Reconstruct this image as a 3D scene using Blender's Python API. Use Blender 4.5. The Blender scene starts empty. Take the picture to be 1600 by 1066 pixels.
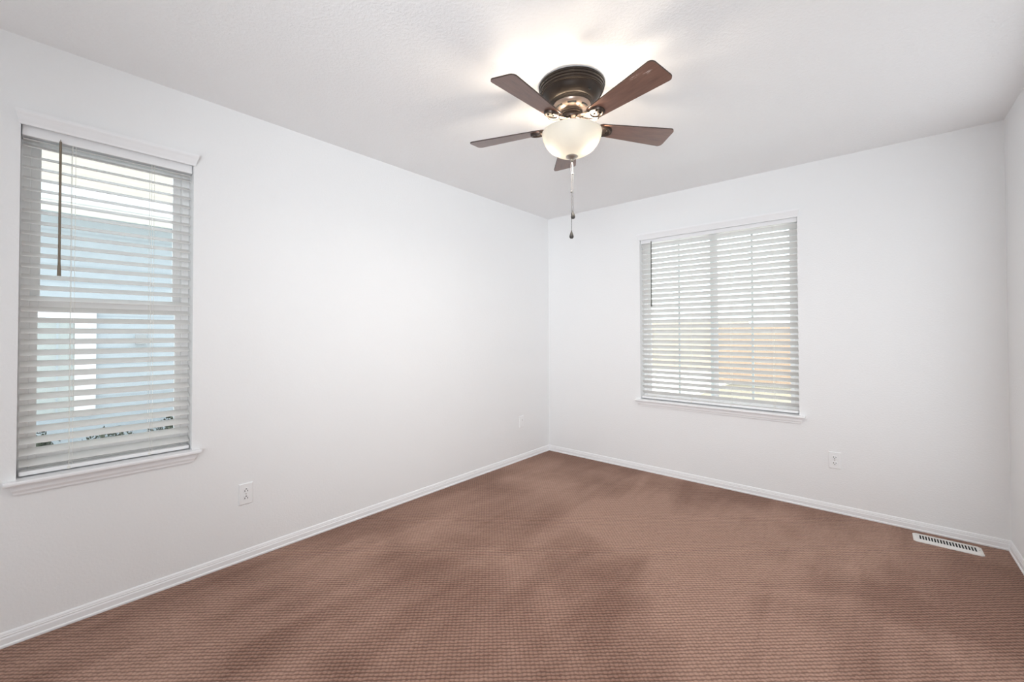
import bpy, bmesh, math, random
from mathutils import Vector, Matrix, Euler

random.seed(7)
PI = math.pi
scene = bpy.context.scene
COL = scene.collection

# ------------------------------------------------------------------ camera
W, H_IMG = 1600.0, 1066.0
F_PX, CX, CY = 660.24, 785.69, 512.25
YAW, PITCH, ROLL = 0.72000, 0.01416, -0.00216
cam_d = bpy.data.cameras.new('camera')
cam = bpy.data.objects.new('camera', cam_d)
COL.objects.link(cam)
fw = Vector((-math.sin(YAW) * math.cos(PITCH), math.cos(YAW) * math.cos(PITCH), math.sin(PITCH)))
r0 = Vector((math.cos(YAW), math.sin(YAW), 0))
u0 = r0.cross(fw)
rv = r0 * math.cos(ROLL) + u0 * math.sin(ROLL)
uv = -r0 * math.sin(ROLL) + u0 * math.cos(ROLL)
m = Matrix((rv, uv, -fw)).transposed().to_4x4()
m.translation = Vector((2.5872, -3.6840, 1.2273))
cam.matrix_world = m
cam_d.sensor_width = 36.0
cam_d.sensor_fit = 'HORIZONTAL'
cam_d.lens = F_PX / W * 36.0
cam_d.shift_x = (W / 2 - CX) / W
cam_d.shift_y = (CY - H_IMG / 2) / W
cam_d.clip_start = 0.02
cam_d.clip_end = 300
scene.camera = cam

# ------------------------------------------------------------------ light and exposure
SKY = (0.86, 0.93, 1.0)
SKY_STRENGTH = 3.6
SUN_STRENGTH = 5.2
BULB_STRENGTH = 330
LAMP_WATTS = 10          # light of the bowl, thrown downwards into the room
FILL_FRONT_WATTS = 15.5     # added soft fill, unseen, inside the closed room behind the viewer
FILL_CORNER_WATTS = 20
FILL_RIGHT_WATTS = 10.5
BULB_COLOR = (1.0, 0.85, 0.67)
LAMP_COLOR = (1.0, 0.94, 0.87)
EXPOSURE = 0.0

world = bpy.data.worlds.new('sky')
scene.world = world
world.use_nodes = True
bg = world.node_tree.nodes['Background']
bg.inputs[0].default_value = (*SKY, 1)
bg.inputs[1].default_value = SKY_STRENGTH

sun_d = bpy.data.lights.new('sun', 'SUN')
sun_d.energy = SUN_STRENGTH
sun_d.angle = math.radians(0.6)
sun_d.color = (1.0, 0.95, 0.86)
sun = bpy.data.objects.new('sun', sun_d)
COL.objects.link(sun)
sun.location = (0, -20, 20)
sun.rotation_euler = Vector((-0.03, 0.72, -0.70)).to_track_quat('-Z', 'Y').to_euler()

def fill_light(name, loc, rot, sx, sy, watts, spread=180):
    d_ = bpy.data.lights.new(name, 'AREA')
    d_.shape = 'RECTANGLE'
    d_.size, d_.size_y = sx, sy
    d_.energy = watts
    d_.spread = math.radians(spread)
    d_.color = (0.90, 0.955, 1.0)
    o_ = bpy.data.objects.new(name, d_)
    COL.objects.link(o_)
    o_.location = loc
    o_.rotation_euler = rot
    return o_
fill_light('fill_front', (1.55, -4.585, 1.30), (PI / 2, 0, 0), 2.2, 1.9, FILL_FRONT_WATTS)
fill_light('fill_right', (3.145, -1.2, 1.25), (PI / 2, 0, PI / 2), 1.7, 2.0, FILL_RIGHT_WATTS)  # unseen fill panel added against the closed right wall

fill_dir = Vector((0.3, -0.76, 1.9)) - Vector((2.75, -4.42, 1.6))
fill_light('fill_corner', (2.75, -4.42, 1.6), fill_dir.to_track_quat('-Z', 'Y').to_euler(), 0.9, 1.2, FILL_CORNER_WATTS, 80)  # added fill panel aimed at the far corner; no doorway is built

scene.view_settings.view_transform = 'Standard'
scene.view_settings.look = 'None'
scene.view_settings.gamma = 1.0
scene.view_settings.use_curve_mapping = False
scene.view_settings.exposure = EXPOSURE
scene.cycles.diffuse_bounces = 8

# ------------------------------------------------------------------ materials
class NT:
    def __init__(self, name):
        self.m = bpy.data.materials.new(name)
        self.m.use_nodes = True
        self.t = self.m.node_tree
        self.b = self.t.nodes['Principled BSDF']
        self.out = self.t.nodes['Material Output']
    def n(self, kind, **kw):
        nd = self.t.nodes.new(kind)
        for k, v in kw.items():
            setattr(nd, k, v)
        return nd
    def l(self, a, b):
        self.t.links.new(a, b)
    def math(self, op, a, b=None, c=None):
        nd = self.n('ShaderNodeMath', operation=op)
        for i, v in enumerate((a, b, c)):
            if v is None:
                continue
            if isinstance(v, (int, float)):
                nd.inputs[i].default_value = v
            else:
                self.l(v, nd.inputs[i])
        return nd.outputs[0]
    def mix(self, fac, a, b):
        nd = self.n('ShaderNodeMix', data_type='RGBA')
        for s, v in ((nd.inputs[0], fac), (nd.inputs[6], a), (nd.inputs[7], b)):
            if isinstance(v, (int, float)):
                s.default_value = v
            elif isinstance(v, tuple):
                s.default_value = (*v, 1)
            else:
                self.l(v, s)
        return nd.outputs[2]
    def coords(self, scale=(1, 1, 1), rot=(0, 0, 0)):
        tc = self.n('ShaderNodeTexCoord')
        mp = self.n('ShaderNodeMapping')
        mp.inputs['Scale'].default_value = scale
        mp.inputs['Rotation'].default_value = rot
        self.l(tc.outputs['Object'], mp.inputs['Vector'])
        return mp.outputs[0]
    def noise(self, vec, scale, detail=2.0, rough=0.5, dist=0.0):
        nd = self.n('ShaderNodeTexNoise')
        nd.inputs['Scale'].default_value = scale
        nd.inputs['Detail'].default_value = detail
        nd.inputs['Roughness'].default_value = rough
        nd.inputs['Distortion'].default_value = dist
        self.l(vec, nd.inputs['Vector'])
        return nd.outputs[0]
    def bump(self, height, strength, dist):
        nd = self.n('ShaderNodeBump')
        nd.inputs['Strength'].default_value = strength
        nd.inputs['Distance'].default_value = dist
        self.l(height, nd.inputs['Height'])
        self.l(nd.outputs[0], self.b.inputs['Normal'])

def simple(name, col, rough=0.5, metal=0.0, spec=0.5, noise_amt=0.03, noise_scale=30, bump=0.0):
    k = NT(name)
    k.b.inputs['Roughness'].default_value = rough
    k.b.inputs['Metallic'].default_value = metal
    k.b.inputs['Specular IOR Level'].default_value = spec
    v = k.coords()
    nz = k.noise(v, noise_scale, 3)
    d = tuple(c * (1 - noise_amt) for c in col)
    l_ = tuple(min(1, c * (1 + noise_amt)) for c in col)
    k.l(k.mix(nz, d, l_), k.b.inputs['Base Color'])
    if bump:
        k.bump(nz, bump, 0.002)
    return k.m

def plaster(name, col, scale, strength):
    k = NT(name)
    k.b.inputs['Roughness'].default_value = 0.62
    k.b.inputs['Specular IOR Level'].default_value = 0.3
    v = k.coords()
    n1 = k.noise(v, scale, 3, 0.55, 0.3)
    n2 = k.noise(v, 2.5, 2)
    r = k.n('ShaderNodeValToRGB')
    r.color_ramp.elements[0].position = 0.42
    r.color_ramp.elements[1].position = 0.62
    k.l(n1, r.inputs[0])
    k.bump(r.outputs[0], strength, 0.0022)
    k.l(k.mix(n2, tuple(c * 0.985 for c in col), col), k.b.inputs['Base Color'])
    return k.m

def carpet():
    k = NT('carpet')
    k.b.inputs['Roughness'].default_value = 0.95
    k.b.inputs['Specular IOR Level'].default_value = 0.1
    k.b.inputs['Sheen Weight'].default_value = 0.25
    k.b.inputs['Sheen Roughness'].default_value = 0.6
    k.b.inputs['Sheen Tint'].default_value = (0.9, 0.75, 0.66, 1)
    pitch = 0.0172
    v0 = k.coords((1, 1, 1), (0, 0, -math.radians(43)))
    nd = k.n('ShaderNodeTexNoise')
    nd.inputs['Scale'].default_value = 55
    nd.inputs['Detail'].default_value = 2
    k.l(v0, nd.inputs['Vector'])
    sub = k.n('ShaderNodeVectorMath', operation='SUBTRACT')
    k.l(nd.outputs['Color'], sub.inputs[0])
    sub.inputs[1].default_value = (0.5, 0.5, 0.5)
    scl = k.n('ShaderNodeVectorMath', operation='SCALE')
    k.l(sub.outputs[0], scl.inputs[0])
    scl.inputs['Scale'].default_value = 0.0125
    add = k.n('ShaderNodeVectorMath', operation='ADD')
    k.l(v0, add.inputs[0])
    k.l(scl.outputs[0], add.inputs[1])
    sep = k.n('ShaderNodeSeparateXYZ')
    k.l(add.outputs[0], sep.inputs[0])
    w = 2 * PI / pitch
    cu = k.math('COSINE', k.math('MULTIPLY', sep.outputs[0], w))
    cv = k.math('COSINE', k.math('MULTIPLY', sep.outputs[1], w))
    hu = k.math('MULTIPLY_ADD', cu, 0.5, 0.5)
    hv = k.math('MULTIPLY_ADD', cv, 0.5, 0.5)
    # rows are deeper cut than the gaps between tufts of one row
    h = k.math('MULTIPLY', k.math('POWER', k.math('ADD', hv, 0.001), 0.8),
               k.math('MULTIPLY_ADD', hu, 0.6, 0.4))
    v1 = k.coords()
    fine = k.noise(v1, 420, 2)
    hh = k.math('MULTIPLY_ADD', fine, 0.50, k.math('SUBTRACT', h, 0.06))
    k.bump(hh, 1.0, 0.005)
    # broad pile direction patches left by vacuuming
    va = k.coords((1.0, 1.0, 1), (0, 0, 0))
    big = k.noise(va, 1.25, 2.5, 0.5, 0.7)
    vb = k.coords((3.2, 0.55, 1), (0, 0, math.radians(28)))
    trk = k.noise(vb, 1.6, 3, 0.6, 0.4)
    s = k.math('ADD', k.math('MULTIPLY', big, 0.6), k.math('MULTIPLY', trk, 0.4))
    # patches where the pile was last brushed one way or the other; the lit middle of the floor is painted lighter too
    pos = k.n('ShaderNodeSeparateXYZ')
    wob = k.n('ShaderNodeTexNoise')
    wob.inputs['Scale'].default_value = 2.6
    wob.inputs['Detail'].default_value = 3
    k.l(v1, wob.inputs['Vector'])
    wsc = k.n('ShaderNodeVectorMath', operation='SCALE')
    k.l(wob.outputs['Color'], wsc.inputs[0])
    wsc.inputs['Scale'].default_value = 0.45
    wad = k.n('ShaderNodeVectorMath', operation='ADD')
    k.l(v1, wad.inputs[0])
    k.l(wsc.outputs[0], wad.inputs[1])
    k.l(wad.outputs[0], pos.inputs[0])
    for px, py, rx, ry, amt in PILE_AND_LIGHT:
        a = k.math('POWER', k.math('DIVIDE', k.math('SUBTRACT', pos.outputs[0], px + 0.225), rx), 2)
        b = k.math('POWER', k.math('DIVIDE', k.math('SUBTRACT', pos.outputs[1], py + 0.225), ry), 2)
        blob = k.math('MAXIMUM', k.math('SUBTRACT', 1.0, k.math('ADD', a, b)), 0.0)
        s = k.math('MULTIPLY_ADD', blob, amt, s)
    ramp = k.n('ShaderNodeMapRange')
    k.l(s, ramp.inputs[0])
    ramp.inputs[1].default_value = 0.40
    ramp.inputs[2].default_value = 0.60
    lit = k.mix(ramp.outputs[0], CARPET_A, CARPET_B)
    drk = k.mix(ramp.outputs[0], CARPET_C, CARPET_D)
    gap_shade = k.n('ShaderNodeMapRange', interpolation_type='SMOOTHSTEP')  # shade in the gaps between tufts, painted as darker brown
    k.l(hh, gap_shade.inputs[0])
    gap_shade.inputs[1].default_value = 0.10
    gap_shade.inputs[2].default_value = 0.85
    k.l(k.mix(gap_shade.outputs[0], drk, lit), k.b.inputs['Base Color'])
    return k.m

PILE_AND_LIGHT = [(0.95, -0.95, 0.75, 0.55, 0.11), (1.65, -1.00, 0.65, 0.50, 0.15), (2.15, -1.70, 0.45, 0.80, 0.11), (0.55, -2.70, 0.55, 0.45, 0.06),
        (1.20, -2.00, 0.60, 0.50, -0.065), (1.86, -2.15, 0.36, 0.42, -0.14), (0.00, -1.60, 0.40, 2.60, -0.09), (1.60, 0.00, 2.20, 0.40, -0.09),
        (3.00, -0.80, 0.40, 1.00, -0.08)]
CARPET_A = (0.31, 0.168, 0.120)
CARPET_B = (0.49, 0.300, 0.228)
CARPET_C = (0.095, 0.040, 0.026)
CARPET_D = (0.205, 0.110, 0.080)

def walnut():
    k = NT('walnut')
    k.b.inputs['Coat Weight'].default_value = 0.35
    k.b.inputs['Coat Roughness'].default_value = 0.22
    k.b.inputs['Roughness'].default_value = 0.36
    k.b.inputs['Specular IOR Level'].default_value = 0.5
    v = k.coords((3, 26, 26))
    n1 = k.noise(v, 2.2, 5, 0.65, 0.8)
    v2 = k.coords((2, 5, 5))
    n2 = k.noise(v2, 3.0, 3, 0.6)
    r = k.n('ShaderNodeMapRange')
    k.l(n1, r.inputs[0])
    r.inputs[1].default_value = 0.3
    r.inputs[2].default_value = 0.7
    c1 = k.mix(r.outputs[0], (0.095, 0.044, 0.031), (0.23, 0.118, 0.083))
    c2 = k.mix(n2, (0.085, 0.044, 0.034), (0.28, 0.152, 0.112))
    k.l(k.mix(0.5, c1, c2), k.b.inputs['Base Color'])
    k.bump(n1, 0.08, 0.001)
    return k.m

def walnut_scuffed():
    # the same board with a patch of pale scuffs near its tip
    k = NT('walnut_scuffed')
    k.b.inputs['Coat Weight'].default_value = 0.35
    k.b.inputs['Coat Roughness'].default_value = 0.22
    k.b.inputs['Roughness'].default_value = 0.36
    v = k.coords((3, 26, 26))
    n1 = k.noise(v, 2.2, 5, 0.65, 0.8)
    v2 = k.coords((2, 5, 5))
    n2 = k.noise(v2, 3.0, 3, 0.6)
    r = k.n('ShaderNodeMapRange')
    k.l(n1, r.inputs[0])
    r.inputs[1].default_value = 0.3
    r.inputs[2].default_value = 0.7
    c1 = k.mix(r.outputs[0], (0.095, 0.044, 0.031), (0.23, 0.118, 0.083))
    c2 = k.mix(n2, (0.085, 0.044, 0.034), (0.28, 0.152, 0.112))
    base = k.mix(0.5, c1, c2)
    tc = k.n('ShaderNodeTexCoord')
    def spot(cx, cy, rx, ry):
        s = k.n('ShaderNodeSeparateXYZ')
        k.l(tc.outputs['Object'], s.inputs[0])
        a = k.math('POWER', k.math('DIVIDE', k.math('SUBTRACT', s.outputs[0], cx), rx), 2)
        b = k.math('POWER', k.math('DIVIDE', k.math('SUBTRACT', s.outputs[1], cy), ry), 2)
        return k.math('MAXIMUM', k.math('SUBTRACT', 1.0, k.math('ADD', a, b)), 0.0)
    sp = k.math('MAXIMUM', spot(0.435, -0.045, 0.038, 0.009), spot(0.478, -0.028, 0.026, 0.010))
    g = k.noise(k.coords((6, 40, 1)), 6, 4, 0.7)
    gr = k.n('ShaderNodeMapRange')
    k.l(g, gr.inputs[0])
    gr.inputs[1].default_value = 0.5
    gr.inputs[2].default_value = 0.62
    k.l(k.mix(k.math('MULTIPLY', sp, gr.outputs[0]), base, (0.62, 0.52, 0.47)), k.b.inputs['Base Color'])
    return k.m

def bowl_glass():
    k = NT('frosted_glass')
    k.t.nodes.remove(k.b)
    tr = k.n('ShaderNodeBsdfTranslucent')
    tr.inputs[0].default_value = (0.036, 0.0355, 0.0330, 1)
    df = k.n('ShaderNodeBsdfDiffuse')
    df.inputs[0].default_value = (0.80, 0.77, 0.70, 1)
    gl = k.n('ShaderNodeBsdfGlossy')
    gl.inputs['Roughness'].default_value = 0.55
    m1 = k.n('ShaderNodeMixShader')
    m1.inputs[0].default_value = 0.5
    k.l(tr.outputs[0], m1.inputs[1])
    k.l(df.outputs[0], m1.inputs[2])
    m2 = k.n('ShaderNodeMixShader')
    m2.inputs[0].default_value = 0.04
    k.l(m1.outputs[0], m2.inputs[1])
    k.l(gl.outputs[0], m2.inputs[2])
    k.l(m2.outputs[0], k.out.inputs[0])
    return k.m

def emissive(name, col, strength):
    k = NT(name)
    k.b.inputs['Base Color'].default_value = (0.9, 0.9, 0.9, 1)
    k.b.inputs['Emission Color'].default_value = (*col, 1)
    k.b.inputs['Emission Strength'].default_value = strength
    return k.m

def slat_material():
    k = NT('slat_white')
    k.b.inputs['Roughness'].default_value = 0.38
    nz = k.noise(k.coords(), 60, 3)
    k.l(k.mix(nz, (0.88, 0.88, 0.87), (0.90, 0.90, 0.89)), k.b.inputs['Base Color'])
    tr = k.n('ShaderNodeBsdfTranslucent')
    tr.inputs[0].default_value = (0.82, 0.80, 0.77, 1)
    mx = k.n('ShaderNodeMixShader')
    mx.inputs[0].default_value = 0.28
    k.l(k.b.outputs[0], mx.inputs[1])
    k.l(tr.outputs[0], mx.inputs[2])
    k.l(mx.outputs[0], k.out.inputs[0])
    return k.m

def pane_glass(name, tint=(0.96, 0.985, 0.98)):
    k = NT(name)
    k.t.nodes.remove(k.b)
    tp = k.n('ShaderNodeBsdfTransparent')
    tp.inputs[0].default_value = (*tint, 1)
    gl = k.n('ShaderNodeBsdfGlossy')
    gl.inputs['Roughness'].default_value = 0.02
    fr = k.n('ShaderNodeFresnel')
    fr.inputs['IOR'].default_value = 1.35
    mx = k.n('ShaderNodeMixShader')
    k.l(fr.outputs[0], mx.inputs[0])
    k.l(tp.outputs[0], mx.inputs[1])
    k.l(gl.outputs[0], mx.inputs[2])
    k.l(mx.outputs[0], k.out.inputs[0])
    return k.m

def striped(name, c0, c1, period, axis=2, duty=0.88, rough=0.7):
    # boards or shingle courses: a thin line of c1 every period
    k = NT(name)
    k.b.inputs['Roughness'].default_value = rough
    v = k.coords()
    s = k.n('ShaderNodeSeparateXYZ')
    k.l(v, s.inputs[0])
    fr = k.math('FRACT', k.math('DIVIDE', s.outputs[axis], period))
    st = k.math('GREATER_THAN', fr, duty)
    nz = k.noise(v, 6, 4, 0.6)
    base = k.mix(nz, tuple(c * 0.9 for c in c0), tuple(min(1, c * 1.08) for c in c0))
    k.l(k.mix(st, base, c1), k.b.inputs['Base Color'])
    return k.m

M = {
    'wall': plaster('wall_paint', (0.838, 0.843, 0.846), 95, 0.15),
    'ceiling': plaster('ceiling_paint', (0.885, 0.889, 0.893), 75, 0.36),
    'trim': simple('trim_paint', (0.86, 0.865, 0.875), 0.35, noise_amt=0.01),
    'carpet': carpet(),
    'vinyl': simple('white_vinyl', (0.92, 0.92, 0.92), 0.4, noise_amt=0.01),
    'slat': slat_material(),
    'cord': simple('cord_white', (0.80, 0.79, 0.74), 0.8),
    'wand': simple('wand_brown', (0.20, 0.165, 0.12), 0.45),
    'wand_dark': simple('wand_grey', (0.13, 0.13, 0.115), 0.4),
    'bronze': simple('oil_rubbed_bronze', (0.022, 0.0165, 0.0135), 0.40, 0.6, noise_amt=0.12, noise_scale=14),
    'bronze_light': simple('brushed_bronze', (0.052, 0.038, 0.031), 0.36, 0.75, noise_amt=0.08, noise_scale=20),
    'bronze_bulb_lit': simple('bulb_lit_bronze', (0.27, 0.205, 0.17), 0.32, 0.7, noise_amt=0.06, noise_scale=20),  # lighter than the other bronzes: light of the bulbs put into the colour
    'black': simple('black_void', (0.012, 0.011, 0.010), 0.7),
    'walnut': walnut(),
    'walnut_scuffed': walnut_scuffed(),
    'edge': simple('blade_edge', (0.035, 0.018, 0.013), 0.5),
    'bowl': bowl_glass(),
    'bulb': emissive('lit_bulb', BULB_COLOR, BULB_STRENGTH),
    'nickel': simple('aged_nickel', (0.42, 0.39, 0.35), 0.35, 0.9),
    'chain': simple('chain_metal', (0.055, 0.050, 0.045), 0.5, 0.6),
    'plate': simple('plate_plastic', (0.85, 0.855, 0.86), 0.3, noise_amt=0.005),
    'slot': simple('socket_slot', (0.02, 0.02, 0.02), 0.8),
    'register': simple('register_enamel', (0.80, 0.785, 0.76), 0.35, noise_amt=0.02),
    'duct': simple('duct_dark', (0.02, 0.02, 0.022), 0.8),
    'glass': pane_glass('window_glass'),
    'siding': striped('lap_siding', (0.33, 0.365, 0.395), (0.285, 0.316, 0.342), 0.16),
    'shingle': striped('roof_shingle', (0.245, 0.222, 0.188), (0.215, 0.19, 0.155), 0.14, axis=0),
    'white_trim': simple('white_outdoor_trim', (0.60, 0.61, 0.62), 0.5),
    'soffit': simple('soffit_cream', (0.90, 0.88, 0.82), 0.6),
    'hood': simple('grey_hood', (0.30, 0.30, 0.30), 0.6),
    'dark_glass': simple('reflective_pane', (0.32, 0.345, 0.34), 0.4),
    'gravel': simple('pale_gravel', (0.70, 0.67, 0.62), 0.9, noise_amt=0.3, noise_scale=40, bump=0.6),
    'rock': simple('rock', (0.08, 0.07, 0.06), 0.9, noise_amt=0.4, noise_scale=12),
    'leaf': simple('leaf', (0.025, 0.032, 0.020), 0.7, noise_amt=0.4, noise_scale=25),
    'grass': simple('dry_grass', (0.27, 0.24, 0.18), 0.9, noise_amt=0.2, noise_scale=3),
    'concrete': simple('pale_concrete', (0.80, 0.79, 0.77), 0.85, noise_amt=0.06, noise_scale=5),
    'cedar': striped('cedar_boards', (0.33, 0.235, 0.172), (0.30, 0.21, 0.155), 0.14, axis=0, duty=0.95),
    'cream': striped('weathered_boards', (0.38, 0.33, 0.265), (0.345, 0.30, 0.24), 0.14, axis=0, duty=0.95),
    'brown_roof': simple('brown_roof', (0.42, 0.33, 0.26), 0.9, noise_amt=0.15),
    'gray_siding': striped('grey_siding', (0.46, 0.45, 0.44), (0.36, 0.35, 0.35), 0.18),
}

# ------------------------------------------------------------------ mesh helpers
def tag(o, label, cat=None, group=None, kind=None):
    o['label'] = label
    if cat:
        o['category'] = cat
    if group:
        o['group'] = group
    if kind:
        o['kind'] = kind
    return o

def empty(name, loc, rz=0.0):
    o = bpy.data.objects.new(name, None)
    o.empty_display_size = 0.1
    COL.objects.link(o)
    o.location = loc
    o.rotation_euler = (0, 0, rz)
    return o

def build(name, bm, mat, parent=None, smooth=False, bevel=0.0, segs=2, mats=None):
    """one mesh object; vertices are given in the parent's local space"""
    bmesh.ops.recalc_face_normals(bm, faces=bm.faces)
    me = bpy.data.meshes.new(name)
    bm.to_mesh(me)
    bm.free()
    for mm in (mats or [mat]):
        me.materials.append(mm)
    o = bpy.data.objects.new(name, me)
    COL.objects.link(o)
    if parent:
        o.parent = parent
    if smooth:
        me.polygons.foreach_set('use_smooth', [True] * len(me.polygons))
        me.set_sharp_from_angle(angle=math.radians(38))
    if bevel:
        b = o.modifiers.new('bevel', 'BEVEL')
        b.width = bevel
        b.segments = segs
        b.limit_method = 'ANGLE'
    return o

def box(bm, x0, y0, z0, x1, y1, z1, mi=0):
    v = [bm.verts.new((x, y, z)) for x in (x0, x1) for y in (y0, y1) for z in (z0, z1)]
    fs = [(0, 1, 3, 2), (4, 6, 7, 5), (0, 4, 5, 1), (2, 3, 7, 6), (0, 2, 6, 4), (1, 5, 7, 3)]
    out = []
    for f in fs:
        fc = bm.faces.new([v[i] for i in f])
        fc.material_index = mi
        out.append(fc)
    return v

def obox(bm, c, ax, ay, az, mi=0):
    """oriented box: centre and three half-axis vectors"""
    c = Vector(c)
    v = [bm.verts.new(c + sx * ax + sy * ay + sz * az) for sx in (-1, 1) for sy in (-1, 1) for sz in (-1, 1)]
    for f in [(0, 1, 3, 2), (4, 6, 7, 5), (0, 4, 5, 1), (2, 3, 7, 6), (0, 2, 6, 4), (1, 5, 7, 3)]:
        bm.faces.new([v[i] for i in f]).material_index = mi

def lathe(bm, prof, n=64, centre=(0, 0, 0), mi=0, closed=False):
    """revolve (r, z) pairs about the vertical axis"""
    cx, cy, cz = centre
    rings = []
    for r, z in prof:
        if r < 1e-6:
            rings.append([bm.verts.new((cx, cy, cz + z))])
        else:
            rings.append([bm.verts.new((cx + r * math.cos(2 * PI * i / n), cy + r * math.sin(2 * PI * i / n), cz + z)) for i in range(n)])
    pairs = list(zip(rings, rings[1:]))
    if closed:
        pairs.append((rings[-1], rings[0]))
    for a, b in pairs:
        if len(a) == 1 and len(b) == 1:
            continue
        for i in range(n):
            j = (i + 1) % n
            if len(a) == 1:
                f = bm.faces.new((a[0], b[i], b[j]))
            elif len(b) == 1:
                f = bm.faces.new((a[i], a[j], b[0]))
            else:
                f = bm.faces.new((a[i], a[j], b[j], b[i]))
            f.material_index = mi

def tube(bm, pts, rad, n=10, mi=0, flat=None):
    """sweep a circle (or ellipse with flat=(up vector, ratio)) along points"""
    pts = [Vector(p) for p in pts]
    rads = rad if isinstance(rad, (list, tuple)) else [rad] * len(pts)
    rings = []
    for i, p in enumerate(pts):
        d = (pts[min(i + 1, len(pts) - 1)] - pts[max(i - 1, 0)]).normalized()
        ref = flat[0] if flat else (Vector((0, 0, 1)) if abs(d.z) < 0.9 else Vector((1, 0, 0)))
        s = d.cross(ref).normalized()
        t = s.cross(d).normalized()
        k = flat[1] if flat else 1.0
        rings.append([bm.verts.new(p + rads[i] * (math.cos(2 * PI * j / n) * s + k * math.sin(2 * PI * j / n) * t)) for j in range(n)])
    for a, b in zip(rings, rings[1:]):
        for j in range(n):
            bm.faces.new((a[j], a[(j + 1) % n], b[(j + 1) % n], b[j])).material_index = mi
    bm.faces.new(rings[0]).material_index = mi
    bm.faces.new(list(reversed(rings[-1]))).material_index = mi

def prism(bm, loops, mi=0):
    """skin a list of equal-length closed loops, capped at both ends"""
    rings = [[bm.verts.new(p) for p in lp] for lp in loops]
    n = len(rings[0])
    for a, b in zip(rings, rings[1:]):
        for j in range(n):
            bm.faces.new((a[j], a[(j + 1) % n], b[(j + 1) % n], b[j])).material_index = mi
    bm.faces.new(list(reversed(rings[0]))).material_index = mi
    bm.faces.new(rings[-1]).material_index = mi

def sphere(bm, c, r, nu=16, nv=10, sz=1.0, mi=0):
    prof = [(r * math.sin(PI * i / nv), -r * sz * math.cos(PI * i / nv)) for i in range(nv + 1)]
    lathe(bm, prof, nu, c, mi)

NB = bmesh.new

# ------------------------------------------------------------------ room shell
RX, RY, RH = 3.159, -4.60, 2.44          # right wall, wall behind the camera, ceiling height
TW = 0.15
L_Y0, L_Y1, L_Z0, L_Z1 = -3.692, -3.112, 0.640, 2.100   # opening in the left wall
B_X0, B_X1, B_Z0, B_Z1 = 1.003, 2.181, 0.636, 2.100     # opening in the back wall

def structure(o, label, cat):
    return tag(o, label, cat, None, 'structure')

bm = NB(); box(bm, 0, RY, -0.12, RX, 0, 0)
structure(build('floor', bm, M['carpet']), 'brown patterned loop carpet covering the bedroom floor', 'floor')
bm = NB(); box(bm, -TW, RY - TW, RH, RX + TW, TW, RH + 0.15)
structure(build('ceiling', bm, M['ceiling']), 'white textured flat ceiling around the fan', 'ceiling')

bm = NB()
box(bm, -TW, RY - TW, -0.12, 0, L_Y0, RH)
box(bm, -TW, L_Y1, -0.12, 0, TW, RH)
box(bm, -TW, L_Y0, -0.12, 0, L_Y1, L_Z0)
box(bm, -TW, L_Y0, L_Z1, 0, L_Y1, RH)
structure(build('wall_left', bm, M['wall']), 'long white left wall with a tall narrow window', 'wall')
bm = NB()
box(bm, 0, 0, -0.12, B_X0, TW, RH)
box(bm, B_X1, 0, -0.12, RX, TW, RH)
box(bm, B_X0, 0, -0.12, B_X1, TW, B_Z0)
box(bm, B_X0, 0, B_Z1, B_X1, TW, RH)
structure(build('wall_back', bm, M['wall']), 'white far wall with the wide window', 'wall')
bm = NB(); box(bm, RX, RY - TW, -0.12, RX + TW, TW, RH)
structure(build('wall_right', bm, M['wall']), 'white right wall, a sliver at the right edge', 'wall')
bm = NB(); box(bm, 0, RY - TW, -0.12, RX, RY, RH)
structure(build('wall_front', bm, M['wall']), 'white wall behind the viewer', 'wall')

# baseboards: profile (distance from the wall, height)
BB = [(0, 0), (0.0145, 0), (0.0155, 0.003), (0.0150, 0.0085), (0.0105, 0.0120), (0.0105, 0.033), (0.0080, 0.0385),
      (0.0085, 0.0435), (0.0065, 0.046), (0.0065, 0.0495), (0.0045, 0.054), (0.0015, 0.0565), (0, 0.057)]
bm = NB()
prism(bm, [[(d, RY, z) for d, z in BB], [(d, -d, z) for d, z in BB]])
structure(build('baseboard_left', bm, M['trim']), 'white moulded baseboard along the left wall', 'baseboard')
bm = NB()
prism(bm, [[(d, -d, z) for d, z in BB], [(RX - d, -d, z) for d, z in BB]])
structure(build('baseboard_back', bm, M['trim']), 'white moulded baseboard along the far wall', 'baseboard')
bm = NB()
prism(bm, [[(RX - d, -d, z) for d, z in BB], [(RX - d, RY, z) for d, z in BB]])
structure(build('baseboard_right', bm, M['trim']), 'white moulded baseboard at the right edge', 'baseboard')

# ------------------------------------------------------------------ windows (local frame: u along the wall, v into the wall, z up)
def to_left(u, v, z):      # left wall: u runs along +y, v runs outwards (-x)
    return (-v, u, z)
def to_back(u, v, z):      # back wall: u runs along +x, v runs outwards (+y)
    return (u, v, z)

def mbox(bm, T, u0, v0, z0, u1, v1, z1, mi=0):
    a, b = T(u0, v0, z0), T(u1, v1, z1)
    box(bm, min(a[0], b[0]), min(a[1], b[1]), min(a[2], b[2]), max(a[0], b[0]), max(a[1], b[1]), max(a[2], b[2]), mi)

def ring(bm, T, u0, z0, u1, z1, w, v0, v1, wt=None, wb=None):
    wt = w if wt is None else wt
    wb = w if wb is None else wb
    mbox(bm, T, u0, v0, z0, u0 + w, v1, z1)
    mbox(bm, T, u1 - w, v0, z0, u1, v1, z1)
    mbox(bm, T, u0 + w, v0, z1 - wt, u1 - w, v1, z1)
    mbox(bm, T, u0 + w, v0, z0, u1 - w, v1, z0 + wb)

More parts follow.
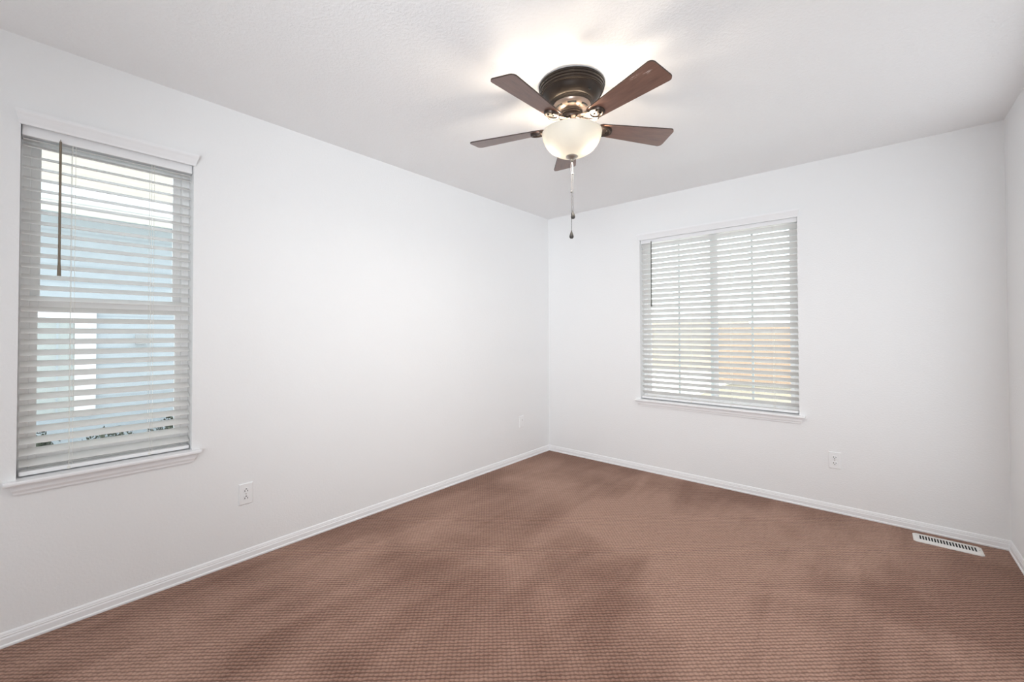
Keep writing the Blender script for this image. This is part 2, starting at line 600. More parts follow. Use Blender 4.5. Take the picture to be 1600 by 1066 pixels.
def sill(T, u0, u1, z, ov, name, parent):
    """stool with rounded nose and an apron under it"""
    prof = [(-0.034, z - 0.017), (-0.037, z - 0.012), (-0.037, z - 0.005), (-0.034, z), (0.075, z), (0.075, z - 0.017)]
    bm = NB()
    # stool with horns past the opening: in the opening, then in front of the wall
    front = [(v, q) for v, q in prof if v < 0] + [(0.0, z), (0.0, z - 0.017)]
    prism(bm, [[T(u0 - ov, v, q) for v, q in front], [T(u1 + ov, v, q) for v, q in front]])
    inner = [(0.0, z), (0.075, z), (0.075, z - 0.004), (0.0, z - 0.004)]
    prism(bm, [[T(u0, v, q) for v, q in inner], [T(u1, v, q) for v, q in inner]])
    s = build('window_stool', bm, M['trim'], parent)
    ap = [(0.0, z - 0.017), (-0.018, z - 0.017), (-0.016, z - 0.040), (-0.011, z - 0.050), (-0.010, z - 0.058), (0.0, z - 0.060)]
    def end(u, d):
        # bevel-cut returns: narrower towards the bottom
        return [T(u + d * (z - 0.017 - q) * 0.35, v, q) for v, q in ap]
    bm = NB()
    prism(bm, [end(u0 - ov + 0.014, 1), end(u1 + ov - 0.014, -1)])
    build('window_apron', bm, M['trim'], parent)

V0, V1 = 0.085, 0.145        # depth of the vinyl frame in the wall
# single-hung window in the left wall
bm = NB()
ring(bm, to_left, L_Y0, L_Z0, L_Y1, L_Z1, 0.030, V0, V1)
w1 = structure(build('window_1', bm, M['vinyl'], bevel=0.003), 'tall narrow single-hung white vinyl window in the left wall', 'window')
zm = 1.392
bm = NB()
ring(bm, to_left, L_Y0 + 0.030, zm - 0.045, L_Y1 - 0.030, L_Z1 - 0.030, 0.030, V0 + 0.034, V0 + 0.056, 0.03, 0.042)
build('upper_sash', bm, M['vinyl'], w1, bevel=0.002)
bm = NB()
ring(bm, to_left, L_Y0 + 0.030, L_Z0 + 0.030, L_Y1 - 0.030, zm, 0.024, V0 + 0.006, V0 + 0.030, 0.046, 0.05)
build('lower_sash', bm, M['vinyl'], w1, bevel=0.002)
bm = NB(); mbox(bm, to_left, L_Y0 + 0.058, V0 + 0.042, zm - 0.005, L_Y1 - 0.058, V0 + 0.046, L_Z1 - 0.055)
build('upper_pane', bm, M['glass'], w1)
bm = NB(); mbox(bm, to_left, L_Y0 + 0.052, V0 + 0.016, L_Z0 + 0.078, L_Y1 - 0.052, V0 + 0.020, zm - 0.044)
build('lower_pane', bm, M['glass'], w1)
bm = NB(); mbox(bm, to_left, -3.43, V0 - 0.006, zm - 0.022, -3.37, V0 + 0.006, zm - 0.004)
build('sash_lock', bm, M['vinyl'], w1, bevel=0.003)
sill(to_left, L_Y0, L_Y1, 0.645, 0.034, 'sill', w1)

# sliding window in the back wall
bm = NB()
ring(bm, to_back, B_X0, B_Z0, B_X1, B_Z1, 0.034, V0, V1)
w2 = structure(build('window_2', bm, M['vinyl'], bevel=0.003), 'wide sliding white vinyl window in the far wall', 'window')
bm = NB()
ring(bm, to_back, B_X0 + 0.034, B_Z0 + 0.034, 1.625, B_Z1 - 0.034, 0.032, V0 + 0.006, V0 + 0.030)
s1 = build('sliding_sash', bm, M['vinyl'], w2, bevel=0.002)
bm = NB()
ring(bm, to_back, 1.561, B_Z0 + 0.034, B_X1 - 0.034, B_Z1 - 0.034, 0.030, V0 + 0.034, V0 + 0.056)
s2 = build('fixed_sash', bm, M['vinyl'], w2, bevel=0.002)
def grille(parent, x, z0, z1, v):
    bm = NB()
    mbox(bm, to_back, x - 0.008, v - 0.003, z0, x + 0.008, v + 0.003, z1)
    build('grille_bar', bm, M['vinyl'], parent)
grille(s1, 1.313, B_Z0 + 0.066, B_Z1 - 0.066, V0 + 0.024)
grille(s2, 1.868, B_Z0 + 0.064, B_Z1 - 0.064, V0 + 0.050)
bm = NB(); mbox(bm, to_back, B_X0 + 0.064, V0 + 0.016, B_Z0 + 0.064, 1.595, V0 + 0.020, B_Z1 - 0.064)
build('sliding_pane', bm, M['glass'], w2)
bm = NB(); mbox(bm, to_back, 1.613, V0 + 0.043, B_Z0 + 0.062, B_X1 - 0.062, V0 + 0.046, B_Z1 - 0.062)
build('fixed_pane', bm, M['glass'], w2)
sill(to_back, B_X0, B_X1, 0.638, 0.038, 'sill', w2)

# ------------------------------------------------------------------ blinds
def blind(T, u0, u1, z_edge, pitch, count, tilt, rail_z, cords, wand_u, wand_z, wand_r, wand_mat, label, origin, val_z=2.082):
    """tilt > 0: the outer edge of every slat is the higher one. z_edge: room-side edge of the top slat"""
    root = empty('window_blind', origin)
    tag(root, label, 'blind', 'faux wood window blinds')
    O = Vector(origin)
    def P(u, v, z):
        return tuple(Vector(T(u, v, z)) - O)
    def pbox(bm, a0, b0, c0, a1, b1, c1):
        mbox(bm, P, a0, b0, c0, a1, b1, c1)
    g = 0.006
    head_z = val_z - 0.036 if tilt > 0 else val_z - 0.030
    vc = 0.045                                  # middle of the slats, inside the reveal
    bm = NB()
    pbox(bm, u0 + 0.003, 0.016, head_z, u1 - 0.003, 0.070, 2.094)
    build('headrail', bm, M['trim'], root, bevel=0.003)
    # crown shaped valance with mitred returns
    cr = [(v, val_z + q) for v, q in ((0.0, 0.0), (-0.010, 0.0), (-0.012, 0.008), (-0.015, 0.014), (-0.022, 0.030), (-0.028, 0.040),
                                      (-0.030, 0.046), (-0.030, 0.054), (0.0, 0.054))]
    def ends(u, d):
        return [P(u + d * (0.030 + v) * 0.55, v, z) for v, z in cr]
    bm = NB()
    prism(bm, [ends(u0 - 0.016, 1), ends(u1 + 0.016, -1)])
    build('valance', bm, M['trim'], root)
    # slats, 2 inch, gently rounded edges
    ct, st = math.cos(tilt), math.sin(tilt)
    hw, ht = 0.025, 0.0014
    sec = [(-hw, 0), (-hw + 0.0012, -ht), (hw - 0.0012, -ht), (hw, 0), (hw - 0.0012, ht), (-hw + 0.0012, ht)]
    bm = NB()
    def slat(zc, tl):
        c, s = math.cos(tl), math.sin(tl)
        # positive a is outwards
        q = [(vc + a * c - b * s, zc + a * s + b * c) for a, b in sec]
        prism(bm, [[P(u0 + g, v, z) for v, z in q], [P(u1 - g, v, z) for v, z in q]])
    zs = [z_edge + hw * st - k * pitch for k in range(count)]
    for z in zs:
        slat(z, tilt)
    if tilt > 0:
        slat(head_z - 0.010, tilt * 0.25)
    build('slats', bm, M['slat'], root)
    bm = NB()
    pbox(bm, u0 + g, vc - 0.025, rail_z, u1 - g, vc + 0.025, rail_z + 0.017)
    br = build('bottom_rail', bm, M['trim'], root, bevel=0.004)
    for cu in cords:
        bm = NB()
        vin, vout = vc - hw * ct - 0.002, vc + hw * ct + 0.002
        for v in (vin, vout):
            tube(bm, [P(cu, v, head_z), P(cu, v, rail_z + 0.012)], 0.0008, 6)
        tube(bm, [P(cu + 0.010, vin, head_z), P(cu + 0.010, vin, rail_z + 0.012)], 0.0007, 6)
        build('ladder_cord', bm, M['cord'], root)
        bm = NB()
        tube(bm, [P(cu, vc - 0.0275, rail_z + 0.006), P(cu, vc - 0.0235, rail_z + 0.006)], 0.006, 12)
        build('cord_button', bm, M['cord'], br)
    bm = NB()
    wv = 0.010
    z1, z0 = wand_z
    tube(bm, [P(wand_u, wv, z1), P(wand_u, wv - 0.001, z0 + 0.06), P(wand_u, wv - 0.001, z0 + 0.03), P(wand_u, wv - 0.001, z0)],
         [wand_r, wand_r, wand_r * 1.35, wand_r * 1.5], 6)
    wd = build('tilt_wand', bm, wand_mat, root)
    tag(wd, 'brownish hanging tilt wand' if wand_mat is M['wand'] else 'dark thin hanging tilt wand')
    bm = NB()
    tube(bm, [P(wand_u, 0.018, z1 + 0.008), P(wand_u, 0.010, z1 + 0.008), P(wand_u, 0.010, z1 - 0.012)], 0.0016, 6)
    build('wand_hook', bm, M['nickel'], wd)
    return root

blind(to_left, L_Y0, L_Y1, 2.004, 0.0454, 30, math.radians(26), 0.651, (-3.543, -3.275), -3.580, (2.050, 1.477), 0.0042, M['wand'],
      'tall narrow white horizontal blind in the left wall window', (0, (L_Y0 + L_Y1) / 2, L_Z0))
blind(to_back, B_X0, B_X1, 2.028, 0.0452, 31, math.radians(-39), 0.646, (1.122, 1.435, 1.735, 2.022), 1.106, (2.045, 1.466), 0.0045, M['wand_dark'],
      'wide white horizontal blind in the far wall window', ((B_X0 + B_X1) / 2, 0, B_Z0), 2.066)

# ------------------------------------------------------------------ ceiling fan
FX, FY = 1.488, -1.9163
fan = empty('ceiling_fan', (FX, FY, RH))
tag(fan, 'bronze flush-mount ceiling fan with five walnut blades and lit bowl', 'ceiling fan')
def fz(z):
    return z - RH
def L(bm, prof, n=72, mi=0, closed=False):
    lathe(bm, [(r, fz(z)) for r, z in prof], n, (0, 0, 0), mi, closed)

bm = NB()
L(bm, [(0, 2.4395), (0.157, 2.4395), (0.1595, 2.437), (0.1595, 2.429), (0.1565, 2.4265), (0.1565, 2.4165), (0.1530, 2.4140),
       (0.1530, 2.4050), (0.1495, 2.4025), (0.1490, 2.3985), (0.1460, 2.3965), (0.1430, 2.3975), (0.1400, 2.3950), (0.1370, 2.3920),
       (0.1330, 2.3860), (0.1270, 2.3770), (0.1190, 2.3680), (0.1090, 2.3600), (0.1020, 2.3555), (0, 2.3555)])
hs = build('motor_housing', bm, M['bronze'], fan, smooth=True)
for t in (0.72, 0.80):
    bm = NB()
    a = math.atan2(-3.684 - FY, 2.5872 - FX) + t
    d = Vector((math.cos(a), math.sin(a), 0))
    tube(bm, [d * 0.118 + Vector((0, 0, fz(2.372))), d * 0.129 + Vector((0, 0, fz(2.364)))], 0.0042, 10)
    build('screw', bm, M['black'], hs)
for a in (4.35, 4.5):
    bm = NB()
    d = Vector((math.cos(a), math.sin(a), 0))
    tube(bm, [d * 0.154 + Vector((0, 0, fz(2.4215))), d * 0.1595 + Vector((0, 0, fz(2.4215)))], 0.0035, 10)
    build('screw', bm, M['black'], hs)
bm = NB()
L(bm, [(0, 2.3555), (0.1000, 2.3555), (0.1005, 2.3520), (0.0975, 2.3500), (0.0975, 2.3475), (0.0950, 2.3455), (0.0950, 2.3425), (0.0925, 2.3400), (0, 2.3400)])
build('motor_ring', bm, M['bronze'], fan, smooth=True)
bm = NB()
L(bm, [(0, 2.3400), (0.0910, 2.3400), (0.0900, 2.3360), (0.0840, 2.3270), (0.0740, 2.3190), (0.0640, 2.3140), (0.0560, 2.3115), (0, 2.3115)])
fly = build('flywheel', bm, M['bronze_bulb_lit'], fan, smooth=True)
tag(fly, 'slotted bronze flywheel cone, bulb light put into its colour')
CAM_A = math.atan2(-3.684 - FY, 2.5872 - FX)
for i in range(7):
    a = CAM_A + 0.02 + 2 * PI * i / 7
    bm = NB()
    pts = []
    for t in (-0.26, -0.17, -0.08, 0, 0.08, 0.17, 0.26):
        pts.append((0.0775 * math.cos(a + t), 0.0775 * math.sin(a + t), fz(2.3222)))
    tube(bm, pts, 0.0045, 8)
    build('vent_slot', bm, M['black'], fly)
bm = NB()
L(bm, [(0, 2.3115), (0.0520, 2.3115), (0.0530, 2.3085), (0.0505, 2.3065), (0.0505, 2.3035), (0.0525, 2.3015), (0.0525, 2.2985), (0.0500, 2.2965),
       (0.0500, 2.2925), (0.0520, 2.2895), (0.0555, 2.2850), (0.0570, 2.2790), (0.0560, 2.2730), (0.0520, 2.2680), (0.0450, 2.2655), (0, 2.2655)])
build('switch_housing', bm, M['bronze_light'], fan, smooth=True)

# blades and blade irons: built in the frame of one blade (x outwards, y sideways)
BZ = 2.2408
PHASE = 5.9803
BP = math.radians(-12)
def blade_outline():
    """closed outline of the board, from root to tip with rounded corners"""
    r0_, r1_, w0, w1 = 0.128, 0.531, 0.041, 0.067
    pts = []
    def arc(cx, cy, rad, a0, a1, n=7):
        for i in range(n + 1):
            a = a0 + (a1 - a0) * i / n
            pts.append((cx + rad * math.cos(a), cy + rad * math.sin(a)))
    k = 0.022
    arc(r1_ - k, w1 - k, k, PI / 2 - 0.06, 0)
    arc(r1_ - k, -w1 + k, k, 0, -PI / 2 + 0.06)
    arc(r0_ + 0.030, -w0 + 0.030, 0.030, -PI / 2 - 0.06, -PI)
    arc(r0_ + 0.030, w0 - 0.030, 0.030, PI, PI / 2 + 0.06)
    return pts
OUT = blade_outline()
def make_blade(mat):
    bm = NB()
    ht = 0.0030
    lo = [bm.verts.new((x, y, -ht)) for x, y in OUT]
    hi = [bm.verts.new((x, y, ht)) for x, y in OUT]
    n = len(OUT)
    bm.faces.new(lo).material_index = 0
    bm.faces.new(list(reversed(hi))).material_index = 0
    for i in range(n):
        bm.faces.new((lo[i], lo[(i + 1) % n], hi[(i + 1) % n], hi[i])).material_index = 1
    return bm

def make_iron():
    """forked iron: two curved prongs run from the flywheel down to an oval medallion under the blade root"""
    bm = NB()
    zb = -0.003
    # medallion: dished oval with a raised rim
    n = 32
    def oval(sx, sy, z, cx=0.172):
        return [bm.verts.new((cx + sx * math.cos(2 * PI * i / n), sy * math.sin(2 * PI * i / n), z)) for i in range(n)]
    rings = [oval(0.040, 0.034, zb), oval(0.040, 0.034, zb - 0.007), oval(0.037, 0.031, zb - 0.0115), oval(0.032, 0.026, zb - 0.0115), oval(0.027, 0.021, zb - 0.007)]
    for a, b in zip(rings, rings[1:]):
        for i in range(n):
            bm.faces.new((a[i], a[(i + 1) % n], b[(i + 1) % n], b[i]))
    bm.faces.new(rings[-1])
    bm.faces.new(list(reversed(rings[0])))
    dz = 2.2640 - BZ
    # two broad curved straps leave a teardrop opening between them
    for s in (-1, 1):
        pts, rad = [], []
        for i in range(15):
            t = i / 14
            x = 0.050 + (0.150 - 0.050) * t
            y = s * (0.009 + 0.021 * math.sin(PI * 0.62 * t))
            e = t * t * (3 - 2 * t)
            z = dz * (1 - e) + (zb - 0.006) * e - 0.006 * math.sin(PI * t)
            pts.append((x, y, z))
            rad.append(0.0095 + 0.0025 * math.sin(PI * t))
        tube(bm, pts, rad, 12, flat=(Vector((0, 0, 1)), 0.42))
    # collar joining both straps at the hub
    tube(bm, [(0.047, -0.020, dz), (0.050, 0, dz), (0.047, 0.020, dz)], 0.007, 8)
    return bm

def screws():
    bm = NB()
    for x, y in ((0.158, 0.0), (0.183, 0.011), (0.183, -0.011)):
        lathe(bm, [(0, -0.0145), (0.003, -0.0140), (0.0048, -0.0120), (0.0048, -0.0100), (0, -0.0100)], 12, (x, y, 0))
    return bm

iron0 = blade0 = screw0 = None
for i in range(5):
    ang = PHASE + i * 2 * PI / 5
    R = Matrix.Rotation(ang, 4, 'Z') @ Matrix.Rotation(BP, 4, 'X')
    mw = Matrix.Translation((0, 0, fz(BZ))) @ R
    if i == 0:
        blade = build('fan_blade', make_blade(M['walnut_scuffed']), None, fan, mats=[M['walnut_scuffed'], M['edge']])
        tag(blade, 'walnut blade with pale scuffs near its tip')
        iron = iron0 = build('blade_iron', make_iron(), M['bronze_light'], fan, smooth=True)
        scr = screw0 = build('blade_screws', screws(), M['bronze'], iron, smooth=True)
    else:
        if i == 1:
            blade = blade0 = build('fan_blade', make_blade(M['walnut']), None, fan, mats=[M['walnut'], M['edge']])
        else:
            blade = blade0.copy(); COL.objects.link(blade); blade.parent = fan
        iron = iron0.copy(); COL.objects.link(iron); iron.parent = fan
        scr = screw0.copy(); COL.objects.link(scr); scr.parent = iron
    blade.matrix_local = mw
    iron.matrix_local = mw

# light kit
RIM = 2.2050
bm = NB()
prof_o = []
DEP, RB = 0.112, 0.1440
for i in range(25):
    a = i / 24 * PI / 2
    # slightly squarish bowl
    r = RB * math.cos(a) ** 0.86 if i < 24 else 0.0
    z = RIM - DEP * math.sin(a) ** 1.10
    prof_o.append((max(r, 0.0), z))
lip = [(RB - 0.003, RIM + 0.0005), (RB - 0.0015, RIM + 0.0030), (RB + 0.0012, RIM + 0.0022)]
L(bm, lip + prof_o[:-1] + [(0.006, prof_o[-1][1])], 96)
bowl = build('glass_bowl', bm, M['bowl'], fan, smooth=True)
tag(bowl, 'cream frosted glass light bowl, lit')
bm = NB()
tube(bm, [(0, 0, fz(2.266)), (0, 0, fz(2.085))], 0.006, 12)
build('centre_rod', bm, M['nickel'], fan, smooth=True)
bm = NB()
L(bm, [(0, 2.0945), (0.0280, 2.0945), (0.0295, 2.0920), (0.0280, 2.0890), (0.0215, 2.0845), (0.0130, 2.0805), (0.0070, 2.0780),
       (0.0085, 2.0745), (0.0085, 2.0705), (0.0060, 2.0680), (0, 2.0675)], 36)
fin = build('finial', bm, M['nickel'], fan, smooth=True)
tag(fin, 'aged nickel finial cap under the bowl')
for s in (-1, 1):
    bx, by, bz = s * 0.066, s * 0.034, fz(2.147)
    bm = NB()
    sphere(bm, (bx, by, bz), 0.027, 14, 9, 1.1)
    build('light_bulb', bm, M['bulb'], fan, smooth=True)
    bm = NB()
    tube(bm, [(bx * 0.62, by * 0.62, fz(2.243)), (bx * 0.95, by * 0.95, fz(2.164))], 0.014, 14)
    tube(bm, [(0, 0, fz(2.248)), (bx * 0.7, by * 0.7, fz(2.240))], 0.007, 10)
    build('lamp_socket', bm, M['nickel'], fan, smooth=True)

lamp_d = bpy.data.lights.new('bowl_light', 'AREA')
lamp_d.shape = 'DISK'
lamp_d.size = 0.24
lamp_d.energy = LAMP_WATTS
lamp_d.color = LAMP_COLOR
lamp = bpy.data.objects.new('bowl_light', lamp_d)
COL.objects.link(lamp)
lamp.location = (FX, FY, 2.064)

def pull(dx, dy, z_knob, name, joints):
    bm = NB()
    x, y = dx, dy
    z = 2.068
    tube(bm, [(x * 0.4, y * 0.4, fz(z)), (x, y, fz(z - 0.02)), (x, y, fz(z_knob + 0.02))], 0.0012, 6)
    k = z - 0.004
    while k > z_knob + 0.02:
        sphere(bm, (x, y, fz(k)), 0.0019, 6, 4)
        k -= 0.0058
    for j in joints:
        sphere(bm, (x, y, fz(j)), 0.0040, 8, 6, 1.5)
    ch = build('pull_chain', bm, M['chain'], fan, smooth=True)
    bm = NB()
    lathe(bm, [(0, 0.022), (0.0022, 0.021), (0.0035, 0.014), (0.0075, 0.004), (0.0105, -0.006), (0.0100, -0.013), (0.0065, -0.018), (0, -0.0195)],
          18, (x, y, fz(z_knob)))
    build('pull_knob', bm, M['chain'], ch, smooth=True)
pull(0.0030, 0.0030, 1.806, 'short', (2.008,))
pull(-0.0020, -0.0030, 1.709, 'long', (1.918,))

# ------------------------------------------------------------------ electrical plates
def plate(origin, out, side, label, kind, flip=1):
    """origin on the wall, out = direction into the room, side = direction along the wall"""
    root = empty('wall_outlet', origin)
    tag(root, label, 'outlet', 'wall plates')
    o, s, u = Vector(out), Vector(side), Vector((0, 0, 1))
    def loop(w, h, d):
        return [tuple(s * a * w + u * b * h + o * d) for a, b in ((-1, -1), (1, -1), (1, 1), (-1, 1))]
    bm = NB()
    prism(bm, [loop(0.035, 0.0572, 0.0), loop(0.035, 0.0572, 0.002), loop(0.0315, 0.0537, 0.0062), loop(0.0310, 0.0530, 0.0064)])
    build('cover_plate', bm, M['plate'], root)
    if kind == 'duplex':
        for c in (-1, 1):
            n = 24
            def face(r, d):
                pts = []
                for i in range(n):
                    a = 2 * PI * i / n
                    x = max(-0.0135, min(0.0135, r * 1.0 * math.cos(a)))
                    z = r * 0.84 * math.sin(a)
                    pts.append(tuple(s * x + u * (z + c * 0.0195) + o * d))
                return pts
            bm = NB()
            prism(bm, [face(0.0172, 0.005), face(0.0172, 0.0082), face(0.0164, 0.0088)])
            rc = build('receptacle', bm, M['plate'], root)
            bm = NB()
            for x, hgt in ((-0.0064, 0.0045), (0.0064, 0.0036)):
                obox(bm, s * x + u * (c * 0.0195 + flip * 0.0028) + o * 0.0088, s * 0.0014, u * hgt, o * 0.0006)
            tube(bm, [u * (c * 0.0195 - flip * 0.0075) + o * 0.0082, u * (c * 0.0195 - flip * 0.0075) + o * 0.0094], 0.0029, 12)
            build('socket_slots', bm, M['slot'], rc)
        bm = NB()
        tube(bm, [o * 0.006, o * 0.0074], 0.0028, 12)
        build('plate_screw', bm, M['nickel'], root)
    else:
        bm = NB()
        obox(bm, o * 0.0072, s * 0.0168, u * 0.0335, o * 0.0014)
        bz = build('insert', bm, M['plate'], root, bevel=0.001)
        bm = NB()
        obox(bm, o * 0.0088 + u * 0.016 + s * 0.002, s * 0.0045, u * 0.0045, o * 0.0005)
        build('jack_port', bm, M['nickel'], bz)
    return root
plate((0, -2.867, 0.3575), (1, 0, 0), (0, 1, 0), 'white duplex outlet on the left wall right of the tall window', 'duplex', -1)
plate((0, -0.463, 0.371), (1, 0, 0), (0, 1, 0), 'white wall plate with a small jack low on the left wall near the far corner', 'jack')
plate((2.3785, 0, 0.3555), (0, -1, 0), (1, 0, 0), 'white duplex outlet on the far wall right of the wide window', 'duplex', 1)

# ------------------------------------------------------------------ floor register
vx0, vx1, vy0, vy1 = 2.752, 3.034, -0.200, -0.070
reg = empty('floor_register', ((vx0 + vx1) / 2, (vy0 + vy1) / 2, 0))
tag(reg, 'white slotted metal floor register lying on carpet by the far wall', 'vent')
hx, hy = (vx1 - vx0) / 2, (vy1 - vy0) / 2
bm = NB()
n_slot = 19
sx0, sx1 = -hx + 0.026, hx - 0.022
sy0, sy1 = -hy + 0.034, hy - 0.030
zt = 0.0085
# sloping flange all round
cxm = 0.014
def rect(x, y, z, ch):
    return [(-x + ch, -y, z), (x - ch, -y, z), (x, -y + ch, z), (x, y - ch, z), (x - ch, y, z), (-x + ch, y, z), (-x, y - ch, z), (-x, -y + ch, z)]
def ringfaces(a, b):
    va = [bm.verts.new(p) for p in a]
    vb = [bm.verts.new(p) for p in b]
    for i in range(8):
        bm.faces.new((va[i], va[(i + 1) % 8], vb[(i + 1) % 8], vb[i]))
ringfaces(rect(hx, hy, 0.0, 0.012), rect(hx, hy, 0.004, 0.012))
ringfaces(rect(hx, hy, 0.004, 0.012), rect(hx - 0.012, hy - 0.012, zt, 0.006))
a = rect(hx - 0.012, hy - 0.012, zt, 0.006)
# face plate as strips around the slotted field
box(bm, -hx + 0.012, -hy + 0.012, zt - 0.002, hx - 0.012, sy0, zt)
box(bm, -hx + 0.012, sy1, zt - 0.002, hx - 0.012, hy - 0.012, zt)
box(bm, -hx + 0.012, sy0, zt - 0.002, sx0, sy1, zt)
box(bm, sx1, sy0, zt - 0.002, hx - 0.012, sy1, zt)
build('register_frame', bm, M['register'], reg)
bm = NB()
pw = (sx1 - sx0) / n_slot
for i in range(0, n_slot + 1):
    x = sx0 + i * pw
    box(bm, x - pw * 0.20, sy0, zt - 0.004, x + pw * 0.20, sy1, zt - 0.0004)
build('louvers', bm, M['register'], reg)
bm = NB()
box(bm, sx0 - 0.004, sy0 - 0.004, 0.0012, sx1 + 0.004, sy1 + 0.004, 0.0024)
d = build('damper', bm, M['duct'], reg)
tag(d, 'dark damper seen through the slots')
bm = NB()
box(bm, sx1 + 0.006, -0.010, zt - 0.001, sx1 + 0.010, 0.010, zt + 0.006)
build('damper_lever', bm, M['register'], reg, bevel=0.001)

# ------------------------------------------------------------------ outside, left: the neighbouring house
GZ = -0.02
bm = NB(); box(bm, -60, -60, GZ - 0.5, -TW - 0.02, 60, GZ)
structure(build('ground', bm, M['gravel']), 'gravel strip between the two houses', 'ground')
nh = empty('neighbor_house', (-3.2, -3.0, GZ))
tag(nh, 'grey-blue sided neighboring house with tan roof seen through the left window', 'house')
def NP(x, y, z):
    return (x + 3.2, y + 3.0, z - GZ)
bm = NB(); a = NP(-9.5, -9, GZ); b = NP(-3.2, 6, 2.45); box(bm, *a, *b)
build('wall', bm, M['siding'], nh)
bm = NB()
sl = 0.56
prof = [(-2.72, 2.46), (-2.72, 2.52), (-6.3, 2.52 + 3.58 * sl), (-10.0, 2.52), (-10.0, 2.46), (-6.3, 2.46 + 3.58 * sl)]
prism(bm, [[NP(x, -9.5, z) for x, z in prof], [NP(x, 6.5, z) for x, z in prof]])
build('roof', bm, M['shingle'], nh)
bm = NB(); box(bm, *NP(-3.2, -9.3, 2.39), *NP(-2.80, 6.3, 2.41))
build('soffit', bm, M['soffit'], nh)
bm = NB()
gp = [(-2.80, 2.40), (-2.735, 2.40), (-2.715, 2.43), (-2.705, 2.47), (-2.69, 2.51), (-2.69, 2.525), (-2.80, 2.525)]
prism(bm, [[NP(x, -9.4, z) for x, z in gp], [NP(x, 6.4, z) for x, z in gp]])
build('gutter', bm, M['white_trim'], nh)
# trimmed window
bm = NB()
y0, y1, zb0, zt0 = -4.45, -3.195, 0.46, 1.512
box(bm, *NP(-3.2, y0, zt0 - 0.14), *NP(-3.165, y1, zt0))
box(bm, *NP(-3.2, y1 - 0.148, zb0), *NP(-3.165, y1, zt0 - 0.14))
box(bm, *NP(-3.2, y0, zb0), *NP(-3.165, y0 + 0.148, zt0 - 0.14))
nw = build('window_casing', bm, M['white_trim'], nh)
bm = NB(); box(bm, *NP(-3.2, y0 + 0.148, zb0), *NP(-3.185, y1 - 0.148, zt0 - 0.14))
build('pane', bm, M['dark_glass'], nw)
bm = NB()
for yy in (-3.458, -3.82, -4.18):
    box(bm, *NP(-3.186, yy - 0.007, zb0), *NP(-3.180, yy + 0.007, zt0 - 0.14))
build('muntins', bm, M['siding'], nw)
bm = NB()
prof = [(-3.2, 1.13), (-3.12, 1.13), (-3.14, 1.17), (-3.2, 1.23)]
prism(bm, [[NP(x, -2.90, z) for x, z in prof], [NP(x, -2.81, z) for x, z in prof]])
build('vent_hood', bm, M['hood'], nh)

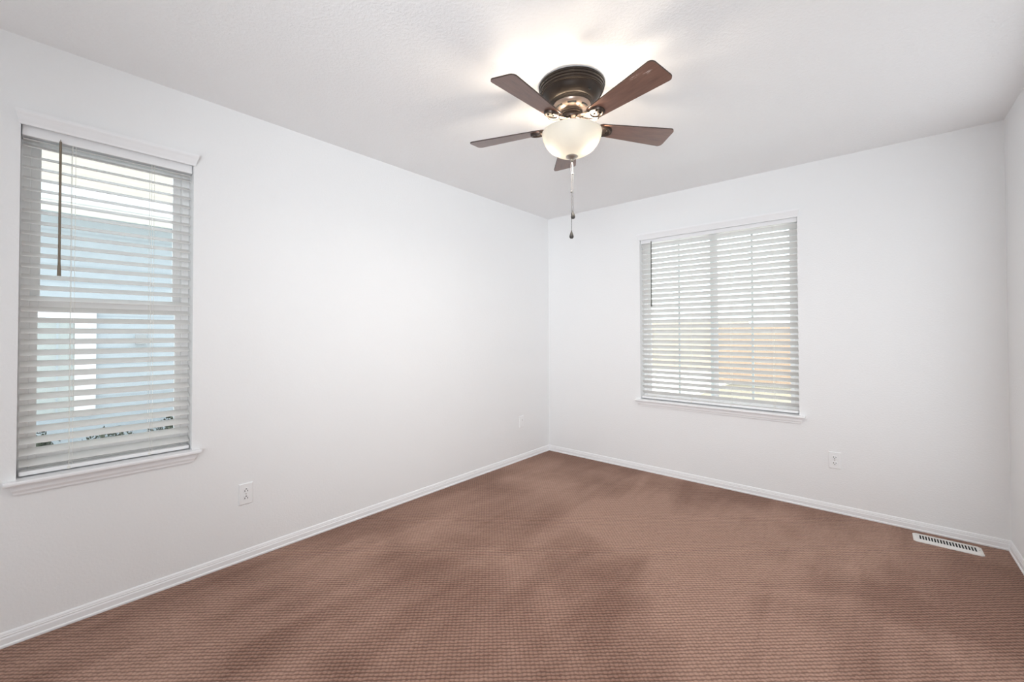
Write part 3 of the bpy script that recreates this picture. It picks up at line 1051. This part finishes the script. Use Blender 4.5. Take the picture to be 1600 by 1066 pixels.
def shrub(x, y, r, h, label):
    """loose clump of leaves on short twigs"""
    root = empty('shrub', (x, y, GZ))
    tag(root, label, 'shrub', 'shrubs by the neighboring house')
    bm = NB()
    for i in range(420):
        th, ph_ = random.uniform(0, 2 * PI), math.acos(random.uniform(-0.2, 1))
        q = random.uniform(0.45, 1.0)
        c = Vector((r * q * math.sin(ph_) * math.cos(th), r * q * math.sin(ph_) * math.sin(th), h * (0.45 + 0.55 * q * math.cos(ph_))))
        s = 0.020 * random.uniform(0.6, 1.3)
        e = Euler((random.uniform(0, 6), random.uniform(0, 6), random.uniform(0, 6))).to_matrix()
        a_, b_, n_ = e @ Vector((s, 0, 0)), e @ Vector((0, s * 0.5, 0)), e @ Vector((0, 0, s * 0.12))
        v = [bm.verts.new(c + p) for p in (-a_, b_, a_, -b_, n_, -n_)]
        for f in ((0, 1, 4), (1, 2, 4), (2, 3, 4), (3, 0, 4), (1, 0, 5), (2, 1, 5), (3, 2, 5), (0, 3, 5)):
            bm.faces.new([v[k] for k in f])
    build('foliage', bm, M['leaf'], root)
    bm = NB()
    for i in range(6):
        th = 2 * PI * i / 6
        tube(bm, [(0, 0, 0), (r * 0.4 * math.cos(th), r * 0.4 * math.sin(th), h * 0.4), (r * 0.6 * math.cos(th), r * 0.6 * math.sin(th), h * 0.7)], [0.008, 0.005, 0.003], 5)
    build('stem', bm, M['rock'], root)
for x, y, r, h, lb in ((-2.85, -3.62, 0.20, 0.44, 'low dark shrub outside the left window, leftmost of the row'),
                       (-2.78, -3.13, 0.22, 0.40, 'low dark shrub outside the left window, second from the left'),
                       (-2.85, -2.64, 0.22, 0.43, 'low dark shrub outside the left window, third from the left'),
                       (-2.80, -2.14, 0.22, 0.38, 'low dark shrub outside the left window, rightmost of the row')):
    shrub(x, y, r, h, lb)

# ------------------------------------------------------------------ outside, back: yard, fence, houses
bm = NB(); box(bm, -TW - 0.02, TW + 0.02, GZ - 0.5, 60, 60, GZ - 0.05)
structure(build('lawn', bm, M['grass']), 'pale dry lawn behind the house', 'ground')
bm = NB(); box(bm, 0.2, TW + 0.03, GZ - 0.05, 6.2, 3.6, GZ)
structure(build('patio', bm, M['concrete']), 'pale concrete patio outside the wide window', 'ground')

def board_fence(x0, x1, fy, h, mat, label):
    r = empty('wood_fence', (x0, fy, GZ))
    tag(r, label, 'fence', 'back yard fences')
    bm = NB()
    x = 0.0
    while x < x1 - x0:
        box(bm, x, -0.012, -0.02, x + 0.1395, 0.012, h + random.uniform(-0.01, 0.01))
        x += 0.14
    build('fence_boards', bm, mat, r)
    bm = NB()
    for z in (0.25, 0.75, 1.25):
        box(bm, 0, 0.012, z, x1 - x0, 0.05, z + 0.09)
    build('fence_rails', bm, mat, r)
    k = 0.1
    while k < x1 - x0:
        bm = NB()
        box(bm, k - 0.05, 0.05, -0.04, k + 0.05, 0.15, h - 0.03)
        build('fence_post', bm, mat, r)
        k += 2.4
board_fence(-0.45, 6.0, 8.0, 1.46, M['cedar'], 'orange-brown cedar board fence seen through the right half of the wide window')
board_fence(-7.0, -0.4, 11.0, 1.62, M['cream'], 'pale weathered board fence seen through the left half of the wide window')
